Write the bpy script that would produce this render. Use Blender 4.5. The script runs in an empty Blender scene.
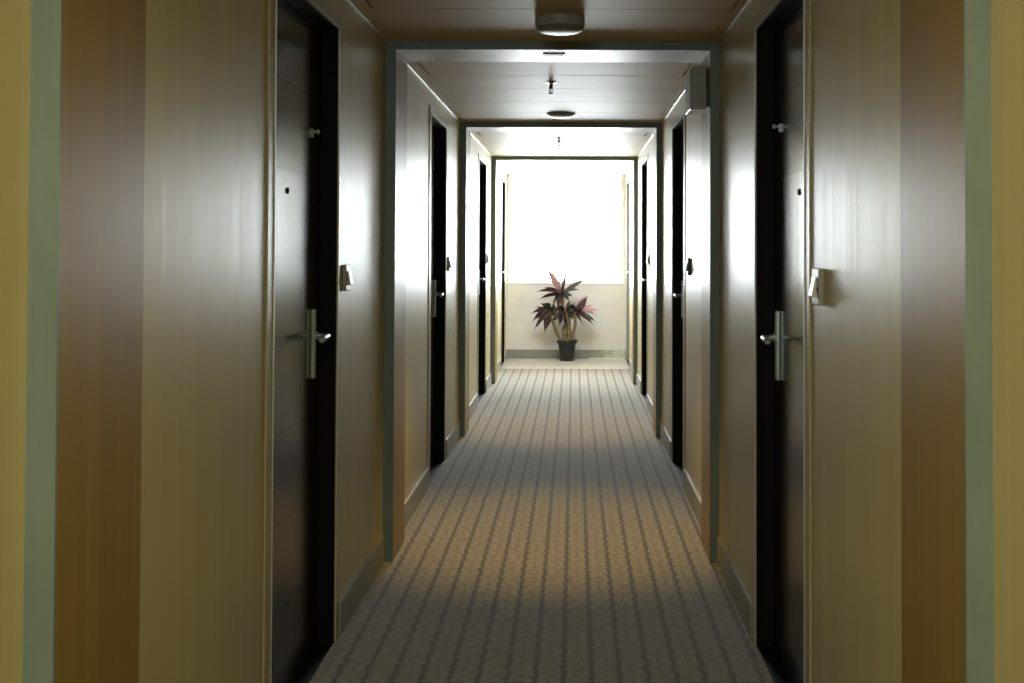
import bpy, bmesh, math, random
from mathutils import Vector, Matrix

scene = bpy.context.scene
COL = scene.collection

# ------------------------------------------------------------------ dimensions (metres; y runs down the corridor)
XL, XR = -0.88, 0.675            # corridor wall faces
PL, PR = -0.834, 0.634           # archway reveals
HC, HP = 2.415, 2.378            # ceiling, archway soffit
REAR, END = -2.6, 15.0           # rear wall, window wall
ARCH = [1.86, 5.348, 8.844, 12.224]
ARCH_D = 0.37
DOOR_L = [(3.365, 4.265), (7.03, 7.86), (10.58, 11.43), (13.92, 14.62)]
DOOR_R = [(3.35, 4.25), (7.04, 7.845), (10.55, 11.37), (13.90, 14.72)]
DOOR_H = 2.262
RECESS = 0.06

# ------------------------------------------------------------------ materials
def nodes_of(name):
    m = bpy.data.materials.new(name)
    m.use_nodes = True
    nt = m.node_tree
    b = next(n for n in nt.nodes if n.type == 'BSDF_PRINCIPLED')
    return m, nt, b

def N(nt, t, **kw):
    n = nt.nodes.new(t)
    for k, v in kw.items():
        if k in n.inputs.keys():
            n.inputs[k].default_value = v
        else:
            setattr(n, k, v)
    return n

def coords(nt, scale):
    tc = N(nt, 'ShaderNodeTexCoord')
    mp = N(nt, 'ShaderNodeMapping')
    mp.inputs['Scale'].default_value = scale
    nt.links.new(tc.outputs['Object'], mp.inputs['Vector'])
    return mp.outputs['Vector']

def ramp(nt, fac, stops):
    r = N(nt, 'ShaderNodeValToRGB')
    e = r.color_ramp.elements
    while len(e) < len(stops):
        e.new(0.5)
    for el, (p, c) in zip(e, stops):
        el.position = p
        el.color = (*c, 1)
    nt.links.new(fac, r.inputs['Fac'])
    return r.outputs['Color']

def surface(name, c1, c2, rough, scale, bump=0.0, metallic=0.0, spec=0.5, rvar=0.0, dist=0.002, detail=4.0):
    """noise-grained surface; a stretched scale gives wood or brushed grain"""
    m, nt, b = nodes_of(name)
    v = coords(nt, scale)
    n = N(nt, 'ShaderNodeTexNoise', Scale=1.0, Detail=detail, Roughness=0.6)
    nt.links.new(v, n.inputs['Vector'])
    nt.links.new(ramp(nt, n.outputs['Fac'], [(0.3, c1), (0.7, c2)]), b.inputs['Base Color'])
    b.inputs['Roughness'].default_value = rough
    b.inputs['Metallic'].default_value = metallic
    b.inputs['Specular IOR Level'].default_value = spec
    if rvar:
        mr = N(nt, 'ShaderNodeMapRange')
        mr.inputs['To Min'].default_value = rough - rvar
        mr.inputs['To Max'].default_value = rough + rvar
        nt.links.new(n.outputs['Fac'], mr.inputs['Value'])
        nt.links.new(mr.outputs['Result'], b.inputs['Roughness'])
    if bump:
        bp = N(nt, 'ShaderNodeBump', Strength=bump, Distance=dist)
        nt.links.new(n.outputs['Fac'], bp.inputs['Height'])
        nt.links.new(bp.outputs['Normal'], b.inputs['Normal'])
    return m

M = {}
M['wall'] = surface('beige_laminate', (0.52, 0.465, 0.275), (0.60, 0.54, 0.33), 0.38, (16, 16, 0.3), bump=0.22, rvar=0.05)
M['plaster'] = surface('end_wall_paint', (0.62, 0.60, 0.58), (0.66, 0.64, 0.62), 0.6, (6, 6, 6), bump=0.05)
M['ceiling'] = surface('ceiling_laminate', (0.55, 0.44, 0.265), (0.62, 0.51, 0.32), 0.5, (0.8, 20, 8), bump=0.06, rvar=0.05, spec=0.08)
M['veneer'] = surface('brown_veneer', (0.23, 0.155, 0.035), (0.30, 0.20, 0.048), 0.40, (30, 30, 0.5), bump=0.08, rvar=0.05, spec=0.38)
M['edge'] = surface('grey_green_metal', (0.165, 0.22, 0.21), (0.205, 0.265, 0.255), 0.42, (8, 8, 3), bump=0.05, rvar=0.08)
M['door'] = surface('dark_door_laminate', (0.016, 0.011, 0.009), (0.030, 0.020, 0.015), 0.19, (25, 25, 0.6), rvar=0.03)
M['sheen_door'] = surface('door_laminate_sheen', (0.22, 0.22, 0.23), (0.28, 0.28, 0.29), 0.3, (25, 25, 0.6))  # dark door laminate with the window sheen put into a grey colour
M['jamb'] = surface('dark_jamb', (0.006, 0.005, 0.0045), (0.010, 0.008, 0.007), 0.6, (25, 25, 0.6), spec=0.1)
M['casing'] = surface('casing_laminate', (0.42, 0.375, 0.24), (0.48, 0.43, 0.28), 0.36, (20, 20, 0.6), rvar=0.05)
M['groove'] = surface('shadow_groove', (0.05, 0.045, 0.04), (0.07, 0.06, 0.05), 0.7, (10, 10, 10))
M['base'] = surface('baseboard_grey', (0.28, 0.285, 0.255), (0.36, 0.365, 0.33), 0.5, (4, 4, 12), bump=0.04, rvar=0.06)
M['chrome'] = surface('satin_chrome', (0.60, 0.75, 0.82), (0.66, 0.81, 0.88), 0.38, (30, 30, 4), metallic=0.65, rvar=0.05)
M['black'] = surface('black_plastic', (0.012, 0.012, 0.012), (0.02, 0.02, 0.02), 0.4, (20, 20, 20))
M['alu'] = surface('aluminium', (0.72, 0.71, 0.68), (0.80, 0.79, 0.76), 0.25, (20, 2, 20), metallic=1.0)
M['edging'] = surface('edging_metal', (0.60, 0.63, 0.60), (0.68, 0.71, 0.68), 0.45, (10, 10, 3), metallic=0.6)
M['white_plastic'] = surface('white_plastic', (0.70, 0.70, 0.66), (0.76, 0.76, 0.72), 0.35, (20, 20, 20))
M['grey_plastic'] = surface('grey_plastic', (0.34, 0.36, 0.35), (0.40, 0.42, 0.41), 0.35, (20, 20, 20))
M['lamp_grey'] = surface('lamp_diffuser', (0.20, 0.23, 0.20), (0.24, 0.27, 0.24), 0.45, (20, 20, 20), spec=0.3)
M['box'] = surface('dark_box_plastic', (0.36, 0.39, 0.36), (0.42, 0.45, 0.42), 0.4, (15, 15, 15))
M['pot'] = surface('black_pot_plastic', (0.006, 0.008, 0.008), (0.011, 0.013, 0.013), 0.42, (15, 15, 15))
M['soil'] = surface('potting_soil', (0.05, 0.03, 0.018), (0.11, 0.07, 0.04), 0.95, (60, 60, 60), bump=0.8, dist=0.01)
M['stem'] = surface('cane_bark', (0.10, 0.065, 0.03), (0.22, 0.15, 0.075), 0.8, (20, 20, 60), bump=0.6, dist=0.006)
M['leaf_dark'] = surface('leaf_maroon', (0.032, 0.016, 0.021), (0.075, 0.032, 0.043), 0.55, (14, 14, 14))
M['leaf_green'] = surface('leaf_green', (0.022, 0.03, 0.018), (0.055, 0.058, 0.038), 0.55, (14, 14, 14))
M['leaf_pink'] = surface('leaf_pink', (0.26, 0.13, 0.14), (0.44, 0.27, 0.27), 0.4, (14, 14, 14))
M['frame'] = surface('window_frame_paint', (0.78, 0.78, 0.76), (0.84, 0.84, 0.82), 0.4, (10, 10, 10))
M['tile'] = surface('floor_tile', (0.40, 0.37, 0.33), (0.47, 0.44, 0.39), 0.35, (5, 5, 5), rvar=0.06)

# stained skirting under the window: greenish damp patch towards the right
def stained():
    m, nt, b = nodes_of('stained_skirting')
    v = coords(nt, (9, 9, 22))
    n = N(nt, 'ShaderNodeTexNoise', Scale=1.0, Detail=6.0, Roughness=0.7)
    nt.links.new(v, n.inputs['Vector'])
    tc = N(nt, 'ShaderNodeTexCoord')
    sx = N(nt, 'ShaderNodeSeparateXYZ')
    nt.links.new(tc.outputs['Object'], sx.inputs['Vector'])
    mr = N(nt, 'ShaderNodeMapRange')
    mr.inputs['From Min'].default_value = 0.05
    mr.inputs['From Max'].default_value = 0.55
    nt.links.new(sx.outputs['X'], mr.inputs['Value'])
    ad = N(nt, 'ShaderNodeMath', operation='MULTIPLY')
    nt.links.new(mr.outputs['Result'], ad.inputs[0])
    nt.links.new(n.outputs['Fac'], ad.inputs[1])
    nt.links.new(ramp(nt, ad.outputs[0], [(0.15, (0.23, 0.22, 0.19)), (0.35, (0.30, 0.33, 0.22)), (0.5, (0.55, 0.55, 0.46))]),
                 b.inputs['Base Color'])
    b.inputs['Roughness'].default_value = 0.55
    return m
M['stained'] = stained()

def glass():
    m = bpy.data.materials.new('window_glass')
    m.use_nodes = True
    nt = m.node_tree
    nt.nodes.clear()
    out = N(nt, 'ShaderNodeOutputMaterial')
    tr = N(nt, 'ShaderNodeBsdfTransparent')
    tr.inputs['Color'].default_value = (0.96, 0.98, 0.97, 1)
    gl = N(nt, 'ShaderNodeBsdfGlossy', Roughness=0.02)
    fr = N(nt, 'ShaderNodeFresnel', IOR=1.45)
    mx = N(nt, 'ShaderNodeMixShader')
    nt.links.new(fr.outputs[0], mx.inputs[0])
    nt.links.new(tr.outputs[0], mx.inputs[1])
    nt.links.new(gl.outputs[0], mx.inputs[2])
    nt.links.new(mx.outputs[0], out.inputs['Surface'])
    return m
M['glass'] = glass()

def carpet_mat():
    m, nt, b = nodes_of('striped_carpet')
    L = nt.links.new
    tc = N(nt, 'ShaderNodeTexCoord')
    sp = N(nt, 'ShaderNodeSeparateXYZ')
    L(tc.outputs['Object'], sp.inputs['Vector'])
    def math_(op, a, bb=None, c=None):
        n = N(nt, 'ShaderNodeMath', operation=op)
        for i, x in enumerate((a, bb, c)):
            if x is None: continue
            if isinstance(x, (int, float)): n.inputs[i].default_value = x
            else: L(x, n.inputs[i])
        return n.outputs[0]
    # fibre noise
    fn = N(nt, 'ShaderNodeTexNoise', Scale=170.0, Detail=3.0, Roughness=0.7)
    L(tc.outputs['Object'], fn.inputs['Vector'])
    fm = N(nt, 'ShaderNodeTexNoise', Scale=38.0, Detail=3.0, Roughness=0.7)
    L(tc.outputs['Object'], fm.inputs['Vector'])
    jit = math_('MULTIPLY', math_('SUBTRACT', fm.outputs['Fac'], 0.5), 0.010)
    # zigzag of the stripes, repeating along the corridor
    zz = math_('MULTIPLY', math_('SUBTRACT', math_('PINGPONG', sp.outputs['Y'], 0.055), 0.0275), 0.13)
    x = math_('ADD', math_('ADD', sp.outputs['X'], zz), jit)
    P = 0.0960
    u = math_('DIVIDE', math_('ADD', x, 0.0305 + 48 * P), P)
    fr = math_('FRACT', u)
    d = math_('ABSOLUTE', math_('SUBTRACT', fr, 0.5))            # 0.5 on the dark stripe, 0 between
    # beads: stripe width swells along its length
    bead = math_('MULTIPLY', math_('SINE', math_('MULTIPLY', sp.outputs['Y'], 2 * math.pi / 0.055)), 0.030)
    dark = N(nt, 'ShaderNodeMapRange', interpolation_type='SMOOTHSTEP')
    dark.inputs['From Min'].default_value = 0.37
    dark.inputs['From Max'].default_value = 0.435
    L(math_('ADD', d, bead), dark.inputs['Value'])
    faint = N(nt, 'ShaderNodeMapRange', interpolation_type='SMOOTHSTEP')
    faint.inputs['From Min'].default_value = 0.07
    faint.inputs['From Max'].default_value = 0.02
    L(math_('ADD', d, bead), faint.inputs['Value'])
    base = ramp(nt, math_('ADD', math_('MULTIPLY', fm.outputs['Fac'], 0.55), math_('MULTIPLY', fn.outputs['Fac'], 0.45)),
                [(0.38, (0.108, 0.094, 0.074)), (0.62, (0.37, 0.335, 0.285))])
    stripe = ramp(nt, fn.outputs['Fac'], [(0.3, (0.046, 0.031, 0.025)), (0.7, (0.09, 0.061, 0.048))])
    mx1 = N(nt, 'ShaderNodeMix', data_type='RGBA')
    L(math_('MULTIPLY', faint.outputs['Result'], 0.28), mx1.inputs['Factor'])
    L(base, mx1.inputs[6]); L(stripe, mx1.inputs[7])
    mx2 = N(nt, 'ShaderNodeMix', data_type='RGBA')
    L(math_('MULTIPLY', dark.outputs['Result'], 0.92), mx2.inputs['Factor'])
    L(mx1.outputs[2], mx2.inputs[6]); L(stripe, mx2.inputs[7])
    L(mx2.outputs[2], b.inputs['Base Color'])
    b.inputs['Roughness'].default_value = 0.95
    b.inputs['Specular IOR Level'].default_value = 0.15
    b.inputs['Sheen Weight'].default_value = 0.25
    b.inputs['Sheen Roughness'].default_value = 0.5
    bp = N(nt, 'ShaderNodeBump', Strength=0.5, Distance=0.004)
    L(fn.outputs['Fac'], bp.inputs['Height'])
    L(bp.outputs['Normal'], b.inputs['Normal'])
    return m
M['carpet'] = carpet_mat()

# ------------------------------------------------------------------ mesh helpers
def box(bm, x0, x1, y0, y1, z0, z1, bevel=0.0, seg=2):
    x0, x1 = sorted((x0, x1)); y0, y1 = sorted((y0, y1)); z0, z1 = sorted((z0, z1))
    t = bmesh.new()
    bmesh.ops.create_cube(t, size=1.0)
    for v in t.verts:
        v.co = Vector(((v.co.x + 0.5) * (x1 - x0) + x0, (v.co.y + 0.5) * (y1 - y0) + y0, (v.co.z + 0.5) * (z1 - z0) + z0))
    if bevel:
        bmesh.ops.bevel(t, geom=list(t.edges), offset=bevel, segments=seg, affect='EDGES', profile=0.5)
    me = bpy.data.meshes.new('t'); t.to_mesh(me); t.free()
    bm.from_mesh(me); bpy.data.meshes.remove(me)

def prism(bm, pts, axis, a, b):
    """closed outline extruded along an axis: 'x' outline is (y,z), 'y' outline is (x,z)"""
    def P(p, t):
        return Vector((t, p[0], p[1])) if axis == 'x' else Vector((p[0], t, p[1]))
    va = [bm.verts.new(P(p, a)) for p in pts]
    vb = [bm.verts.new(P(p, b)) for p in pts]
    n = len(pts)
    fs = [bm.faces.new(va), bm.faces.new(vb[::-1])]
    for i in range(n):
        j = (i + 1) % n
        fs.append(bm.faces.new((va[j], va[i], vb[i], vb[j])))
    for f_ in fs: f_.normal_update()
    bmesh.ops.triangulate(bm, faces=fs[:2], ngon_method="EAR_CLIP")

def lathe(bm, prof, mat=Matrix(), seg=32):
    """profile (r,h) turned about local z; closed at r=0 ends"""
    rings = []
    for r, h in prof:
        if r < 1e-6:
            rings.append([bm.verts.new(mat @ Vector((0, 0, h)))])
        else:
            rings.append([bm.verts.new(mat @ Vector((r * math.cos(2 * math.pi * i / seg), r * math.sin(2 * math.pi * i / seg), h))) for i in range(seg)])
    for A, B in zip(rings, rings[1:]):
        for i in range(seg):
            j = (i + 1) % seg
            if len(A) == 1 and len(B) == 1: continue
            if len(A) == 1: bm.faces.new((A[0], B[i], B[j]))
            elif len(B) == 1: bm.faces.new((A[i], A[j], B[0]))
            else: bm.faces.new((A[i], A[j], B[j], B[i]))

def tube(bm, pts, rad, seg=12):
    """round tube along points with a radius per point, capped"""
    pts = [Vector(p) for p in pts]
    if not isinstance(rad, (list, tuple)): rad = [rad] * len(pts)
    rings = []
    up = Vector((0.31, 0.17, 0.93)).normalized()
    for i, p in enumerate(pts):
        d = (pts[min(i + 1, len(pts) - 1)] - pts[max(i - 1, 0)]).normalized()
        a = d.cross(up)
        if a.length < 1e-3: a = d.cross(Vector((1, 0, 0)))
        a.normalize(); b = d.cross(a)
        rings.append([bm.verts.new(p + (a * math.cos(2 * math.pi * k / seg) + b * math.sin(2 * math.pi * k / seg)) * rad[i]) for k in range(seg)])
    for A, B in zip(rings, rings[1:]):
        for k in range(seg):
            j = (k + 1) % seg
            bm.faces.new((A[k], A[j], B[j], B[k]))
    bm.faces.new(rings[0][::-1]); bm.faces.new(rings[-1])

def obj(name, bm, mat, parent=None, smooth=False, angle=35):
    bmesh.ops.recalc_face_normals(bm, faces=list(bm.faces))
    me = bpy.data.meshes.new(name)
    bm.to_mesh(me); bm.free()
    o = bpy.data.objects.new(name, me)
    COL.objects.link(o)
    for m in (mat if isinstance(mat, (list, tuple)) else [mat]):
        me.materials.append(m)
    if smooth:
        for p in me.polygons: p.use_smooth = True
        try: me.set_sharp_from_angle(angle=math.radians(angle))
        except Exception: pass
    if parent is not None:
        o.parent = parent
        o.matrix_parent_inverse = Matrix.Translation(parent.location).inverted()
    return o

def tag(o, label, cat, group=None, kind=None):
    o['label'] = label; o['category'] = cat
    if group: o['group'] = group
    if kind: o['kind'] = kind
    return o

def thing(name, loc, label, cat, group=None, kind=None):
    o = bpy.data.objects.new(name, None)
    o.empty_display_size = 0.05
    o.location = loc
    COL.objects.link(o)
    return tag(o, label, cat, group, kind)

# ------------------------------------------------------------------ shell
def wall_outline(doors, topnotch=None):
    pts = [(REAR, 0)]
    for a, b in doors:
        pts += [(a - 0.012, 0), (a - 0.012, DOOR_H + 0.012), (b + 0.012, DOOR_H + 0.012), (b + 0.012, 0)]
    pts += [(END, 0), (END, HC)]
    if topnotch:
        a, b, z = topnotch
        pts += [(b, HC), (b, z), (a, z), (a, HC)]
    pts += [(REAR, HC)]
    return pts

bm = bmesh.new(); prism(bm, wall_outline(DOOR_L), 'x', XL - 0.20, XL)
tag(obj('wall_left', bm, M['wall']), 'beige laminate wall on the left of the corridor with dark recessed doors', 'wall', kind='structure')
bm = bmesh.new(); prism(bm, wall_outline(DOOR_R), 'x', XR, XR + 0.20)
tag(obj('wall_right', bm, M['wall']), 'beige laminate wall on the right of the corridor with dark recessed doors', 'wall', kind='structure')

SILL, WTOP = 0.98, 2.40
WX0, WX1 = XL + 0.02, XR - 0.03
bm = bmesh.new()
prism(bm, [(XL, 0), (XR, 0), (XR, HC), (WX1, HC), (WX1, SILL), (WX0, SILL), (WX0, HC), (XL, HC)], 'y', END, END + 0.2)
tag(obj('wall_end', bm, M['plaster']), 'pale wall below the big window at the far end of the corridor', 'wall', kind='structure')
bm = bmesh.new()
RW0, RW1, RWZ = -0.80, -0.30, 1.86     # unseen rear window, added behind the viewpoint for cool light
prism(bm, [(XL, 0), (XR, 0), (XR, HC), (RW1, HC), (RW1, RWZ), (RW0, RWZ), (RW0, HC), (XL, HC)], 'y', REAR - 0.2, REAR)
tag(obj('wall_rear', bm, M['wall']), 'beige laminate wall behind the viewpoint', 'wall', kind='structure')

bm = bmesh.new(); box(bm, XL - 0.2, XR + 0.2, REAR - 0.2, END + 0.2, -0.15, -0.008)
tag(obj('floor', bm, M['tile']), 'floor slab beneath the corridor carpet', 'floor', kind='structure')
bm = bmesh.new()
xw = (XR - XL) / 4
for i in range(4):
    for y in (13.75, 14.165, 14.58):
        box(bm, XL + i * xw + 0.001, XL + (i + 1) * xw - 0.001, y + 0.001, y + 0.414, -0.008, 0.0, 0.001, 1)
tag(obj('floor_tiles', bm, M['tile']), 'strip of plain beige floor tiles between the carpet and the window wall', 'floor', kind='structure')
bm = bmesh.new(); box(bm, XL, XR, REAR, 13.745, -0.008, 0.0)
tag(obj('carpet', bm, M['carpet']), 'long beige carpet with dark beaded stripes running down the corridor', 'carpet', kind='structure')

# ceiling: transverse boards with open seams, plus an access panel per bay
bm = bmesh.new()
box(bm, XL - 0.2, XR + 0.2, REAR - 0.2, END + 0.2, HC + 0.012, HC + 0.1)
seams = [-2.0, -1.4, -0.8, -0.2, 0.4, 1.0, 1.6, 2.4, 2.95, 3.5, 4.05, 4.61, 5.5, 5.93, 6.40, 6.94, 7.55, 8.17, 9.0, 9.42, 9.9, 10.44, 11.05, 11.67, 12.5, 12.95, 13.4, 13.95, 14.5]
ys = [REAR] + seams + [END]
BX0, BX1 = -0.835, 0.630
for i, (a, b) in enumerate(zip(ys, ys[1:])):
    panel = (abs(b - 4.61) < 0.01) or (abs(b - 6.40) < 0.01) or (abs(b - 9.9) < 0.01) or (abs(b - 13.4) < 0.01)
    s = 0.006 if panel else 0.0008
    i0, i1 = (-0.812, 0.606) if panel and a > 5 else ((-0.812, 0.634) if panel else (BX0, BX1))
    g = 0.004
    box(bm, i0 + s, i1 - s, a + g, b - g, HC, HC + 0.013)
    box(bm, XL, i0 - s, a + (g if not panel else 0), b - (g if not panel else 0), HC, HC + 0.013)
    box(bm, i1 + s, XR, a + (g if not panel else 0), b - (g if not panel else 0), HC, HC + 0.013)
tag(obj('ceiling', bm, M['ceiling']), 'glossy beige corridor ceiling of wide transverse boards with dark seams', 'ceiling', kind='structure')

# archways (brown veneer lining with a grey metal edge towards the viewer)
arch_labels = ['nearest archway, brown veneer reveals with pale grey-green metal edges at both picture sides',
               'first full archway ahead, dark metal edge, round lamp on the ceiling just before it',
               'middle archway framed inside the first full one, flat round lamp just before it',
               'farthest and smallest archway, slim dark edge framing the bright window']
for k, y in enumerate(ARCH):
    t = thing('trim_%d' % (k + 1), (0, y, 0), arch_labels[k], 'archway', 'veneered archways across the corridor', 'structure')
    def U(o):   # U outline, grown inwards by o
        return [(XL, 0), (PL + o, 0), (PL + o, HP - o), (PR - o, HP - o), (PR - o, 0), (XR, 0), (XR, HC), (XL, HC)]
    bm = bmesh.new(); prism(bm, U(0), 'y', y + 0.004, y + ARCH_D)
    obj('lining', bm, M['veneer'], t)
    bm = bmesh.new(); prism(bm, U(0.002), 'y', y - 0.004, y + 0.004)
    obj('metal_edge', bm, M['edge'], t)['label'] = 'grey-green metal edge'

# skirting boards and ceiling beads, broken by doors and archways
def spans(doors, casing=0.076):
    cuts = sorted([(a - casing, b + casing) for a, b in doors] + [(y - 0.004, y + ARCH_D) for y in ARCH])
    out, p = [], REAR
    for a, b in cuts:
        if a - p > 0.02: out.append((p, a))
        p = max(p, b)
    if END - p > 0.02: out.append((p, END))
    return out

for side, X, s, doors in (('left', XL, -1, DOOR_L), ('right', XR, 1, DOOR_R)):
    t = thing('baseboard_%s' % side, (X, 0, 0), 'grey skirting board along the foot of the %s wall' % side, 'baseboard', kind='structure')
    for a, b in spans(doors):
        bm = bmesh.new()
        box(bm, X, X - s * 0.011, a + 0.001, b - 0.001, 0, 0.122)
        obj('board', bm, M['base'], t)
    t = thing('trim_%d' % (5 if s < 0 else 6), (X, 0, HC), 'thin bright metal bead where the %s wall meets the ceiling' % side, 'trim', kind='structure')
    p = REAR
    for y in ARCH + [END]:
        bm = bmesh.new(); box(bm, X, X - s * 0.009, p + 0.001, y - 0.005, HC - 0.009, HC, 0.003, 2)
        obj('bead', bm, M['alu'], t)
        p = y + ARCH_D
bm = bmesh.new(); box(bm, XL + 0.012, XR - 0.012, END - 0.012, END, 0.004, 0.118, 0.002, 1)
tag(obj('baseboard_end', bm, M['stained']), 'grey skirting under the window with a greenish damp stain at its right', 'baseboard', kind='structure')
bm = bmesh.new(); box(bm, 0.20, XR - 0.03, END - 0.018, END - 0.012, 0.0, 0.012, 0.001, 1)  # white strip standing in for light reflected at the skirting foot
tag(obj('trim_7', bm, M['white_plastic']), 'reflected light along the foot of the end skirting, made as a thin white strip, right of the plant', 'trim', kind='structure')

# ------------------------------------------------------------------ windows
w = thing('window_1', ((WX0 + WX1) / 2, END + 0.08, SILL), 'big bright overexposed window filling the far end of the corridor', 'window', kind='structure')
bm = bmesh.new()
f = 0.03
prism(bm, [(WX0, SILL), (WX0 + f, SILL), (WX0 + f, HC - f), (WX1 - f, HC - f), (WX1 - f, SILL), (WX1, SILL), (WX1, HC), (WX0, HC)], 'y', END + 0.06, END + 0.10)
box(bm, WX0 + f, WX1 - f, END + 0.06, END + 0.10, SILL, SILL + f)
obj('window_frame', bm, M['frame'], w)
bm = bmesh.new(); box(bm, WX0 - 0.02, WX1 + 0.02, END - 0.012, END + 0.06, SILL - 0.008, SILL + 0.004, 0.002, 2)
obj('window_sill', bm, M['frame'], w)
bm = bmesh.new(); box(bm, WX0 + f, WX1 - f, END + 0.078, END + 0.082, SILL + f, HC - f)
obj('window_pane', bm, M['glass'], w)
w = thing('fill_window', ((RW0 + RW1) / 2, REAR - 0.1, RWZ), 'unseen window added in the rear wall to bring in cool light', 'window', kind='structure')
bm = bmesh.new()
for p in ((RW0, RW0 + f, RWZ, HC), (RW1 - f, RW1, RWZ, HC), (RW0 + f, RW1 - f, RWZ, RWZ + f), (RW0 + f, RW1 - f, HC - f, HC)):
    box(bm, p[0], p[1], REAR - 0.12, REAR - 0.08, p[2], p[3])
obj('window_frame', bm, M['frame'], w)
bm = bmesh.new(); box(bm, RW0 + f, RW1 - f, REAR - 0.102, REAR - 0.098, RWZ + f, HC - f)
obj('window_pane', bm, M['glass'], w)

# ------------------------------------------------------------------ doors
def make_door(n, X, s, a, b, label, fine, pale=False):
    t = thing('door_%d' % n, (X, (a + b) / 2, 0), label, 'door', 'dark recessed bedroom doors', 'structure')
    F = X + s * RECESS                       # face of the leaf
    j = 0.012
    # jamb lining
    bm = bmesh.new()
    prism(bm, [(a - j, 0), (a, 0), (a, DOOR_H), (b, DOOR_H), (b, 0), (b + j, 0), (b + j, DOOR_H + j), (a - j, DOOR_H + j)], 'x', X, X + s * 0.14)
    obj('jamb', bm, M['sheen_door'] if pale else M['jamb'], t)
    bm = bmesh.new(); box(bm, X + s * 0.0005, X + s * 0.139, a, b, -0.008, 0.0)
    obj('threshold', bm, M['jamb'], t)
    # casing on the wall face, with a raised inner lip
    c0, c1, ca = 0.003, 0.052, 0.074
    bm = bmesh.new()
    prism(bm, [(a - ca, 0), (a - c0, 0), (a - c0, DOOR_H + c0), (b + c0, DOOR_H + c0), (b + c0, 0), (b + 0.04, 0), (b + 0.04, DOOR_H + c1), (a - ca, DOOR_H + c1)], 'x', X, X - s * 0.005)
    obj('casing', bm, M['casing'], t)
    bm = bmesh.new()      # slim metal edging round the opening
    c2 = 0.011
    prism(bm, [(a - c2, 0), (a - c0, 0), (a - c0, DOOR_H + c0), (b + c0, DOOR_H + c0), (b + c0, 0), (b + c2, 0), (b + c2, DOOR_H + c2), (a - c2, DOOR_H + c2)], 'x', X - s * 0.005, X - s * 0.0075)
    obj('edging', bm, M['edging'], t)['label'] = 'slim bright metal edging'
    # leaf: boards separated by shallow horizontal grooves
    bm = bmesh.new()
    zs = [0.001, 0.285, 0.57, 0.855, 1.14, 1.425, 1.71, 1.995, DOOR_H - 0.003]
    box(bm, F + s * 0.004, F + s * 0.045, a + 0.003, b - 0.003, zs[0], zs[-1])
    for z0, z1 in zip(zs, zs[1:]):
        box(bm, F, F + s * 0.005, a + 0.003, b - 0.003, z0 + 0.0006, z1 - 0.0006)
    obj('leaf', bm, M['sheen_door'] if pale else M['door'], t)
    if pale:  # bright strips laid over the grooves as their glints
        for z in zs[1:-1]:
            bm = bmesh.new(); box(bm, F + s * 0.001, F - s * 0.004, a + 0.003, b - 0.003, z - 0.009, z + 0.009, 0.001, 1)
            obj('groove_glint', bm, M['alu'], t)['label'] = 'groove glint made as a bright metal strip'
    # handle plate, lever
    hy = b - 0.135
    bm = bmesh.new(); box(bm, F, F - s * 0.014, hy - 0.017, hy + 0.017, 0.985, 1.232, 0.003, 2)
    pl = obj('handle_plate', bm, M['chrome'], t); pl['label'] = 'satin chrome handle plate'
    bm = bmesh.new()
    xa, xb = F - s * 0.012, F - s * 0.060
    zl = 1.137
    mat = Matrix.Translation((F - s * 0.013, hy, zl)) @ Matrix.Rotation(-s * math.pi / 2, 4, 'Y')
    lathe(bm, [(0, 0), (0.017, 0), (0.017, 0.006), (0.010, 0.008), (0.010, 0.02), (0, 0.02)], mat, 20)
    tube(bm, [(xa, hy, zl), (F - s * 0.045, hy, zl), (F - s * 0.055, hy - 0.003, zl), (xb, hy - 0.012, zl), (xb, hy - 0.05, zl - 0.001), (xb, hy - 0.085, zl - 0.003), (xb, hy - 0.108, zl - 0.006), (xb, hy - 0.116, zl - 0.007)],
         [0.008, 0.008, 0.009, 0.010, 0.0105, 0.011, 0.0115, 0.007], 14)
    obj('lever', bm, M['chrome'], pl, smooth=True, angle=50)
    if fine:
        bm = bmesh.new()
        mat = Matrix.Translation((F, (a + b) / 2 - 0.05, 1.64)) @ Matrix.Rotation(-s * math.pi / 2, 4, 'Y')
        lathe(bm, [(0, 0), (0.011, 0), (0.011, 0.003), (0.008, 0.005), (0.006, 0.004), (0, 0.003)], mat, 24)
        obj('peephole', bm, M['black'], t, smooth=True)['label'] = 'small black peephole'
        bm = bmesh.new()
        zk = 1.862 if s < 0 else 1.885
        box(bm, F, F - s * 0.008, hy - 0.038, hy - 0.018, zk - 0.016, zk + 0.014, 0.002, 1)
        mat = Matrix.Translation((F - s * 0.007, hy - 0.028, zk + 0.004)) @ Matrix.Rotation(-s * math.pi / 2, 4, 'Y')
        lathe(bm, [(0, 0), (0.005, 0), (0.005, 0.012), (0.008, 0.014), (0.008, 0.021), (0, 0.023)], mat, 18)
        obj('latch_knob', bm, M['chrome'], t, smooth=True)['label'] = 'small chrome latch knob'
    return t

ord_l = ['nearest dark door on the left wall, large chrome handle plate and black peephole',
         'second dark door on the left wall, just past the first full archway',
         'third dark door on the left wall, just past the middle archway',
         'fourth and farthest dark door on the left wall, by the window wall']
ord_r = ['nearest dark door on the right wall, large chrome handle plate and black peephole',
         'second dark door on the right wall, just past the first full archway',
         'third dark door on the right wall, just past the middle archway',
         'fourth and farthest door on the right wall, grooved, window light put into its pale colour']
n = 0
for doors, X, s, labs in ((DOOR_L, XL, -1, ord_l), (DOOR_R, XR, 1, ord_r)):
    for k, (a, b) in enumerate(doors):
        n += 1
        make_door(n, X, s, a, b, labs[k], k < 1, s > 0 and k == 3)

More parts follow.
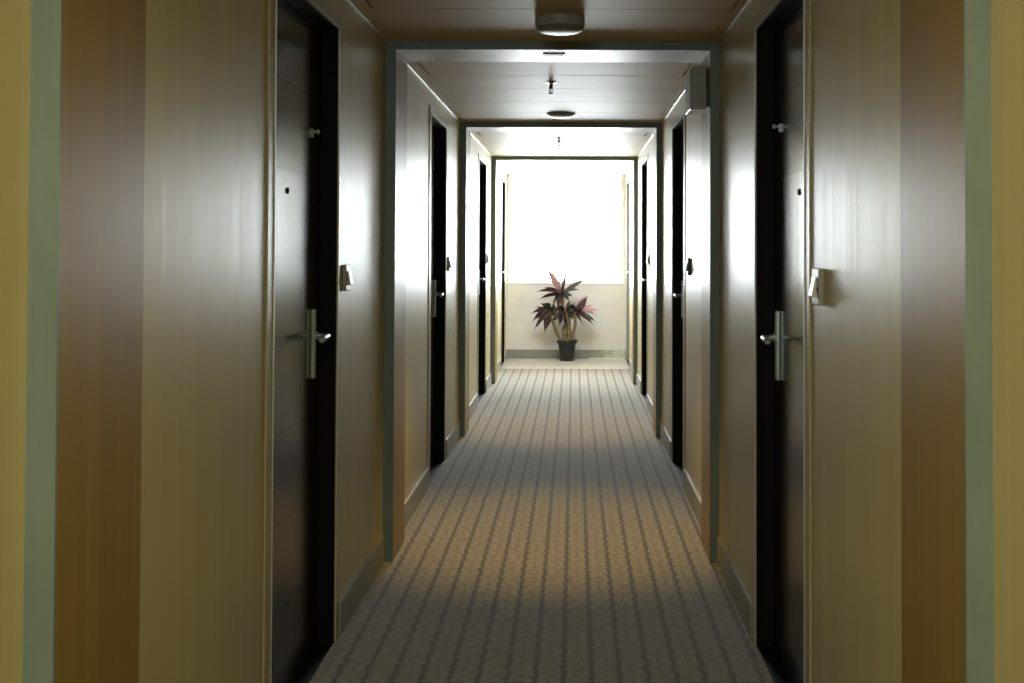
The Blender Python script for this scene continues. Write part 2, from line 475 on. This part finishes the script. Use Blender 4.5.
# ------------------------------------------------------------------ things on the walls and ceiling
def bell_switch(X, s, y, z, label, mat):
    t = thing('bell_switch', (X, y, z), label, 'switch', 'bell switches beside the doors')
    bm = bmesh.new()
    box(bm, X, X - s * 0.016, y - 0.045, y + 0.045, z - 0.05, z + 0.05, 0.004, 2)
    obj('plate', bm, mat, t)
    bm = bmesh.new()       # rocker: wedge standing out at its lower end
    x0 = X - s * 0.016
    pts = [(x0, z + 0.026), (x0 - s * 0.003, z + 0.026), (x0 - s * 0.013, z - 0.024), (x0 - s * 0.010, z - 0.028), (x0, z - 0.028)]
    prism(bm, pts, 'y', y - 0.018, y + 0.030)
    obj('rocker', bm, M['white_plastic'], t)
    bm = bmesh.new()
    lathe(bm, [(0, 0), (0.006, 0), (0.006, 0.002), (0, 0.003)], Matrix.Translation((x0, y - 0.031, z - 0.006)) @ Matrix.Rotation(-s * math.pi / 2, 4, 'Y'), 14)
    obj('indicator', bm, M['black'], t)['label'] = 'small dark indicator'
bell_switch(XL, -1, 4.415, 1.337, 'bell switch on the left wall beyond the nearest door', M['grey_plastic'])
bell_switch(XL, -1, 8.02, 1.335, 'bell switch on the left wall beyond the second door', M['grey_plastic'])
bell_switch(XL, -1, 11.6, 1.335, 'bell switch on the left wall beyond the third door', M['grey_plastic'])
bell_switch(XR, 1, 3.145, 1.352, 'big grey bell switch on the right wall before the nearest door', M['grey_plastic'])
bell_switch(XR, 1, 6.70, 1.345, 'dark bell switch on the right wall before the second door', M['black'])
bell_switch(XR, 1, 10.28, 1.345, 'bell switch on the right wall before the third door', M['grey_plastic'])

# ceiling lamps
t = thing('ceiling_lamp', (-0.062, 4.78, HC), 'round drum ceiling lamp nearest the viewer, before the first full archway', 'lamp', 'round ceiling lamps')
fl = Matrix.Translation((-0.062, 4.78, HC)) @ Matrix.Rotation(math.pi, 4, 'X')
bm = bmesh.new(); lathe(bm, [(0, 0), (0.100, 0), (0.104, 0.004), (0.104, 0.036), (0.100, 0.042), (0, 0.042)], fl, 48)
obj('lamp_body', bm, M['box'], t, smooth=True)
bm = bmesh.new(); lathe(bm, [(0.0, 0.042), (0.099, 0.042), (0.100, 0.048), (0.090, 0.058), (0.07, 0.063), (0.0, 0.066)], fl, 48)
obj('lamp_diffuser', bm, M['lamp_grey'], t, smooth=True)['label'] = 'grey curved lamp diffuser'
def flat_lamp(x, y, label, lens):
    t = thing('ceiling_lamp', (x, y, HC), label, 'lamp', 'round ceiling lamps')
    fl = Matrix.Translation((x, y, HC)) @ Matrix.Rotation(math.pi, 4, 'X')
    bm = bmesh.new(); lathe(bm, [(0, 0), (0.100, 0), (0.102, 0.003), (0.102, 0.012), (0.092, 0.014), (0, 0.014)], fl, 48)
    obj('lamp_body', bm, M['box'], t, smooth=True)
    bm = bmesh.new(); lathe(bm, [(0, 0.014), (0.088, 0.014), (0.086, 0.02), (0.06, 0.026), (0, 0.028)], fl, 48)
    obj('lamp_diffuser', bm, lens, t, smooth=True)
flat_lamp(-0.095, 8.28, 'flat round ceiling lamp just before the middle archway', M['box'])
t = thing('added_panel_light', (-0.10, 13.05, HC), 'flat rectangular ceiling light added just beyond the farthest archway to brighten the far bay', 'lamp')  # invented panel, added to brighten the far carpet and end wall
bm = bmesh.new()
for p in ((-0.62, 0.42, 12.73, 12.75), (-0.62, 0.42, 13.35, 13.37), (-0.62, -0.60, 12.75, 13.35), (0.40, 0.42, 12.75, 13.35)):
    box(bm, p[0], p[1], p[2], p[3], HC - 0.010, HC)
obj('panel_frame', bm, M['frame'], t)
bm = bmesh.new(); box(bm, -0.60, 0.40, 12.75, 13.35, HC - 0.005, HC)
obj('lamp_diffuser', bm, M['white_plastic'], t)
l = bpy.data.lights.new('far_panel_fill', 'AREA'); l.shape = 'RECTANGLE'; l.size = 0.98; l.size_y = 0.58; l.energy = 62.0; l.color = (0.88, 0.94, 1.0)
o = bpy.data.objects.new('far_panel_fill', l); COL.objects.link(o); o.location = (-0.10, 13.05, HC - 0.008)

# sprinklers
def sprinkler(x, y, label):
    t = thing('sprinkler', (x, y, HC), label, 'sprinkler', 'ceiling sprinklers')
    fl = Matrix.Translation((x, y, HC)) @ Matrix.Rotation(math.pi, 4, 'X')
    bm = bmesh.new(); lathe(bm, [(0, 0), (0.034, 0), (0.032, 0.004), (0.014, 0.008), (0.014, 0.012), (0, 0.012)], fl, 28)
    obj('escutcheon', bm, M['alu'], t, smooth=True)
    bm = bmesh.new()
    lathe(bm, [(0, 0.010), (0.011, 0.010), (0.011, 0.036), (0.008, 0.040), (0, 0.040)], fl, 18)
    tube(bm, [(x - 0.009, y, HC - 0.036), (x - 0.013, y, HC - 0.048), (x - 0.006, y, HC - 0.064), (x, y, HC - 0.068)], 0.0028, 8)
    tube(bm, [(x + 0.009, y, HC - 0.036), (x + 0.013, y, HC - 0.048), (x + 0.006, y, HC - 0.064), (x, y, HC - 0.068)], 0.0028, 8)
    tube(bm, [(x, y, HC - 0.038), (x, y, HC - 0.066)], 0.003, 8)
    obj('nozzle', bm, M['black'], t, smooth=True, angle=50)
    bm = bmesh.new(); lathe(bm, [(0, 0.067), (0.018, 0.068), (0.018, 0.070), (0, 0.072)], fl, 20)
    obj('deflector', bm, M['black'], t)
sprinkler(-0.137, 6.67, 'small pendent sprinkler on the ceiling between the first and middle archways')
sprinkler(-0.137, 10.15, 'small pendent sprinkler on the ceiling between the middle and farthest archways')

# slim recessed downlights in the archway soffits
def slot(x, y, label, power):
    t = thing('downlight', (x, y, HP), label, 'downlight', 'slim downlights in the archway soffits')
    bm = bmesh.new()
    for p in ((-0.053, 0.053, -0.022, -0.016), (-0.053, 0.053, 0.016, 0.022), (-0.053, -0.047, -0.016, 0.016), (0.047, 0.053, -0.016, 0.016)):
        box(bm, x + p[0], x + p[1], y + p[2], y + p[3], HP - 0.004, HP)
    obj('bezel', bm, M['black'], t)
    bm = bmesh.new(); box(bm, x - 0.047, x + 0.047, y - 0.016, y + 0.016, HP - 0.002, HP)
    obj('lens', bm, M['white_plastic'], t)
    l = bpy.data.lights.new('downlight_beam', 'SPOT')
    l.energy = power; l.color = (1.0, 0.66, 0.22); l.spot_size = math.radians(62); l.spot_blend = 0.9; l.shadow_soft_size = 0.03
    lo = bpy.data.objects.new('downlight_beam', l); COL.objects.link(lo)
    lo.location = (x, y, HP - 0.02)
    lo.rotation_euler = (math.radians(10), 0, 0)
slot(-0.098, 5.475, 'slim slot downlight in the soffit of the first full archway', 150.0)
slot(-0.105, 8.97, 'slim slot downlight in the soffit of the middle archway', 110.0)

# dark box high on the right jamb of the first full archway
t = thing('wall_box', (PR, 5.53, 2.11), 'dark grey rounded box high on the right jamb of the first full archway', 'box')
bm = bmesh.new()
z0, z1 = 2.112, 2.318
arc = [(PR - 0.010, z0), (PR - 0.082, z0), (PR - 0.086, z0 + 0.004)]
for k in range(7):
    q = math.pi / 2 * k / 6
    arc.append((PR - 0.056 - 0.031 * math.cos(q), z1 - 0.018 + 0.018 * math.sin(q)))
arc += [(PR - 0.010, z1)]
prism(bm, arc, 'y', 5.44, 5.68)
obj('cover', bm, M['box'], t)
bm = bmesh.new(); box(bm, PR, PR - 0.010, 5.45, 5.67, z0 + 0.006, z1 - 0.006)
obj('back_plate', bm, M['black'], t)
bm = bmesh.new(); box(bm, PR - 0.008, PR - 0.084, 5.442, 5.452, z0 - 0.003, z0, 0.0008, 1)
box(bm, PR, PR - 0.016, 5.442, 5.455, z0 - 0.004, z0 + 0.012)
obj('bottom_rail', bm, M['alu'], t)['label'] = 'bright metal bottom rail'

# ------------------------------------------------------------------ potted cordyline
PX, PY = -0.085, 14.72
plant = thing('potted_plant', (PX, PY, 0), 'potted cordyline with maroon leaves standing before the end window', 'plant')
U = 0.01278
def q(px, py, dy=0.0):     # offsets in the plant's own frame: sideways, depth, height
    return Vector((PX + (px - 566.5) * U, PY + dy, (361 - py) * U))
bm = bmesh.new()
lathe(bm, [(0, 0), (0.083, 0), (0.086, 0.004), (0.112, 0.21), (0.116, 0.225), (0.132, 0.228), (0.134, 0.262), (0.131, 0.266), (0.122, 0.266), (0.120, 0.235), (0, 0.234)], Matrix.Translation((PX, PY, 0)), 40)
obj('pot', bm, M['pot'], plant, smooth=True)
bm = bmesh.new(); lathe(bm, [(0, 0.234), (0.118, 0.236), (0.105, 0.249), (0.05, 0.258), (0, 0.26)], Matrix.Translation((PX, PY, 0)), 32)
obj('soil', bm, M['soil'], plant, smooth=True)
random.seed(7)
canes = [[(561, 343), (556, 333), (551.5, 320), (549, 311)],
         [(566, 343), (566, 330), (564, 316), (560.5, 303), (560, 293)],
         [(571, 343), (573.5, 330), (575, 319), (574, 311)],
         [(568, 343), (570, 332), (567, 320), (565, 309)],
         [(563, 343), (562, 332), (565, 322), (563, 312)]]
depth = [0.0, 0.03, -0.02, -0.05, 0.05]
for c, d in zip(canes, depth):
    pts = []
    for i in range(len(c) - 1):
        for k in range(5):
            u = k / 5
            pts.append(q(c[i][0] * (1 - u) + c[i + 1][0] * u, c[i][1] * (1 - u) + c[i + 1][1] * u, d * (0.6 + 0.4 * i)))
    pts.append(q(*c[-1], d))
    n_ = len(pts)
    bm = bmesh.new()
    tube(bm, pts, [(0.022 - 0.008 * i / n_) * (1 + 0.12 * math.sin(i * 2.4)) for i in range(n_)], 10)
    obj('cane', bm, M['stem'], plant, smooth=True, angle=60)

def leaf(bm, base, tip, width, lift, mi):
    base, tip = Vector(base), Vector(tip)
    L_ = (tip - base).length
    mid = (base + tip) / 2 + Vector((0, 0, lift * L_))
    nseg = 9
    rows = []
    side0 = (tip - base).cross(Vector((0, 0, 1)))
    if side0.length < 0.25 * L_: side0 = Vector((random.uniform(0.5, 1), random.uniform(-0.6, 0.6), 0))
    # leaf blades partly face the viewer
    side0.normalize()
    tw = random.uniform(0.75, 1.35)
    for i in range(nseg + 1):
        u = i / nseg
        p = base * (1 - u) ** 2 + mid * 2 * u * (1 - u) + tip * u * u
        d = ((mid - base) * (1 - u) + (tip - mid) * u).normalized()
        s = (side0 - d * side0.dot(d)).normalized()
        nn = d.cross(s).normalized()
        s2 = (s * math.cos(tw) + nn * math.sin(tw)).normalized()
        n2 = d.cross(s2).normalized()
        wd = width * (0.22 + 0.78 * math.sin(math.pi * min(1.0, u * 1.05 + 0.06)) ** 0.8) * (1 - u ** 8)
        wd = max(wd, 0.0015)
        rows.append([bm.verts.new(p + s2 * wd / 2 + n2 * wd * 0.14), bm.verts.new(p), bm.verts.new(p - s2 * wd / 2 + n2 * wd * 0.14)])
    for A, B in zip(rows, rows[1:]):
        for k in range(2):
            f_ = bm.faces.new((A[k], A[k + 1], B[k + 1], B[k]))
            f_.material_index = mi
DK, GR, PK = 0, 1, 2
crowns = [
    ((560, 294), 0.03, [((545, 265), .085, .02, PK), ((550, 270), .07, .0, PK), ((567.5, 258), .11, .02, GR), ((568, 262), .09, .03, DK), ((559, 271), .09, .2, GR), ((585, 278), .09, .05, GR), ((584, 280), .07, .1, DK), ((580, 291), .05, .3, GR),
                        ((535, 293), .05, .25, DK), ((538, 300), .06, .22, DK), ((543, 288), .06, .2, DK), ((556, 283), .10, .0, PK), ((563, 284), .08, .0, PK), ((551, 304), .06, .2, DK), ((570, 303), .05, .2, DK), ((564, 309), .07, .3, PK),
                        ((572, 297), .06, .25, GR), ((557, 308), .07, .3, DK)]),
    ((550, 311), 0.0, [((530, 314), .075, .28, DK), ((531, 323), .075, .30, DK), ((533, 332), .085, .34, DK), ((543.5, 334), .105, .22, DK), ((534, 307), .04, .1, PK), ((540, 303), .05, .1, GR),
                       ((556, 298), .10, .05, GR), ((547, 302), .07, .05, GR), ((557, 320), .07, .3, DK), ((537, 328), .07, .34, PK), ((553, 304), .10, .1, GR), ((559, 312), .08, .3, GR)]),
    ((575, 312), -0.02, [((587, 296), .10, .02, DK), ((585, 294), .07, .05, PK), ((594, 305), .06, .12, PK), ((599, 310), .05, .15, PK), ((596, 324), .07, .32, DK), ((593.5, 326), .06, .32, DK), ((589, 319), .07, .28, DK),
                         ((576, 329), .08, .2, DK), ((568, 306), .08, .15, GR), ((564, 313), .08, .25, DK), ((580, 300), .08, .05, DK), ((569, 321), .07, .3, PK), ((597, 317), .05, .3, PK), ((582, 325), .06, .3, GR)]),
    ((565, 311), -0.05, [((573, 320), .08, .3, DK), ((555, 316), .07, .3, GR), ((569, 300), .06, .05, GR), ((559, 326), .08, .35, DK), ((571, 328), .08, .3, GR), ((565, 330), .09, .2, DK), ((578, 324), .06, .3, PK), ((562, 320), .08, .2, PK)]),
    ((563, 313), 0.05, [((551, 324), .06, .3, DK), ((556, 303), .07, .05, DK), ((575, 320), .07, .25, DK), ((566, 328), .09, .2, GR), ((557, 330), .06, .3, DK)])]
for (cx, cy), d, lv in crowns:
    bm = bmesh.new()
    for (tx, ty), wd, lift, mi in lv:
        leaf(bm, q(cx + random.uniform(-1, 1), cy + random.uniform(-1, 2), d), q(tx, ty, d + random.uniform(-0.12, 0.10)), wd, lift, mi)
    for k in range(5):      # leaves reaching towards and away from the window
        an = random.choice((1, -1)) * random.uniform(0.12, 0.2)
        leaf(bm, q(cx, cy, d), q(cx + random.uniform(-9, 9), cy + random.uniform(-8, 12), max(-0.3, min(0.2, d + an))), 0.065, .25, random.choice((DK, GR)))
    obj('foliage', bm, [M['leaf_dark'], M['leaf_green'], M['leaf_pink']], plant, smooth=True, angle=80)

# ------------------------------------------------------------------ light
SKY = 46.0
wd = bpy.data.worlds.new('overcast_sky'); scene.world = wd
wd.use_nodes = True
nt = wd.node_tree
bg = next(n_ for n_ in nt.nodes if n_.type == 'BACKGROUND')
bg.inputs['Color'].default_value = (0.91, 0.955, 1.0, 1)
bg.inputs['Strength'].default_value = SKY
def portal(loc, rot, sx, sy):
    l = bpy.data.lights.new('sky_portal', 'AREA'); l.shape = 'RECTANGLE'; l.size = sx; l.size_y = sy
    l.cycles.is_portal = True
    o = bpy.data.objects.new('sky_portal', l); COL.objects.link(o); o.location = loc; o.rotation_euler = rot
portal(((WX0 + WX1) / 2, END + 0.15, (SILL + HC) / 2), (math.radians(-90), 0, 0), WX1 - WX0, HC - SILL)
portal(((RW0 + RW1) / 2, REAR - 0.15, (RWZ + HC) / 2), (math.radians(90), 0, 0), RW1 - RW0, HC - RWZ)

l = bpy.data.lights.new('near_warm_fill', 'AREA'); l.shape = 'DISK'; l.size = 0.22
l.energy = 25.0; l.color = (1.0, 0.88, 0.42)  # unseen warm light added over the near walls, no fixture modelled
for y in (0.55,):
    o = bpy.data.objects.new('near_warm_fill', l); COL.objects.link(o); o.location = (-0.1, y, HC - 0.03)

# ------------------------------------------------------------------ camera
yaw, pitch, roll, px, py, F_ = 0.02, 0.0, 0.0, 0, 0, 1150.0
pitch, yaw, roll, px, py = 0.02, 0.00159, 0.0034, 575.945, 223.443
cyw, syw, cp, sp, cr, sr = math.cos(yaw), math.sin(yaw), math.cos(pitch), math.sin(pitch), math.cos(roll), math.sin(roll)
Ry = Matrix(((cyw, 0, syw), (0, 1, 0), (-syw, 0, cyw)))
Rx = Matrix(((1, 0, 0), (0, cp, sp), (0, -sp, cp)))
Rz = Matrix(((cr, -sr, 0), (sr, cr, 0), (0, 0, 1)))
R = Ry @ Rx @ Rz
swap = lambda v: Vector((v[0], v[2], v[1]))
right, up, fwd = swap(R.col[0]), swap(R.col[1]), swap(R.col[2])
cam = bpy.data.cameras.new('camera')
cam.sensor_width = 36.0; cam.lens = F_ / 1024 * 36.0
cam.shift_x = (512 - px) / 1024; cam.shift_y = (py - 341.5) / 1024
cam.clip_start = 0.05; cam.clip_end = 200
co = bpy.data.objects.new('camera', cam); COL.objects.link(co)
co.matrix_world = Matrix(((right.x, up.x, -fwd.x, 0), (right.y, up.y, -fwd.y, 0), (right.z, up.z, -fwd.z, 1.46), (0, 0, 0, 1)))
scene.camera = co

# ------------------------------------------------------------------ render look
vs = scene.view_settings
vs.view_transform = 'Standard'; vs.look = 'None'; vs.gamma = 1.0; vs.use_curve_mapping = False
vs.exposure = 0.0
cy = scene.cycles
cy.max_bounces = 16; cy.diffuse_bounces = 10; cy.glossy_bounces = 10; cy.transparent_max_bounces = 12
cy.sample_clamp_indirect = 12.0
cy.use_denoising = True
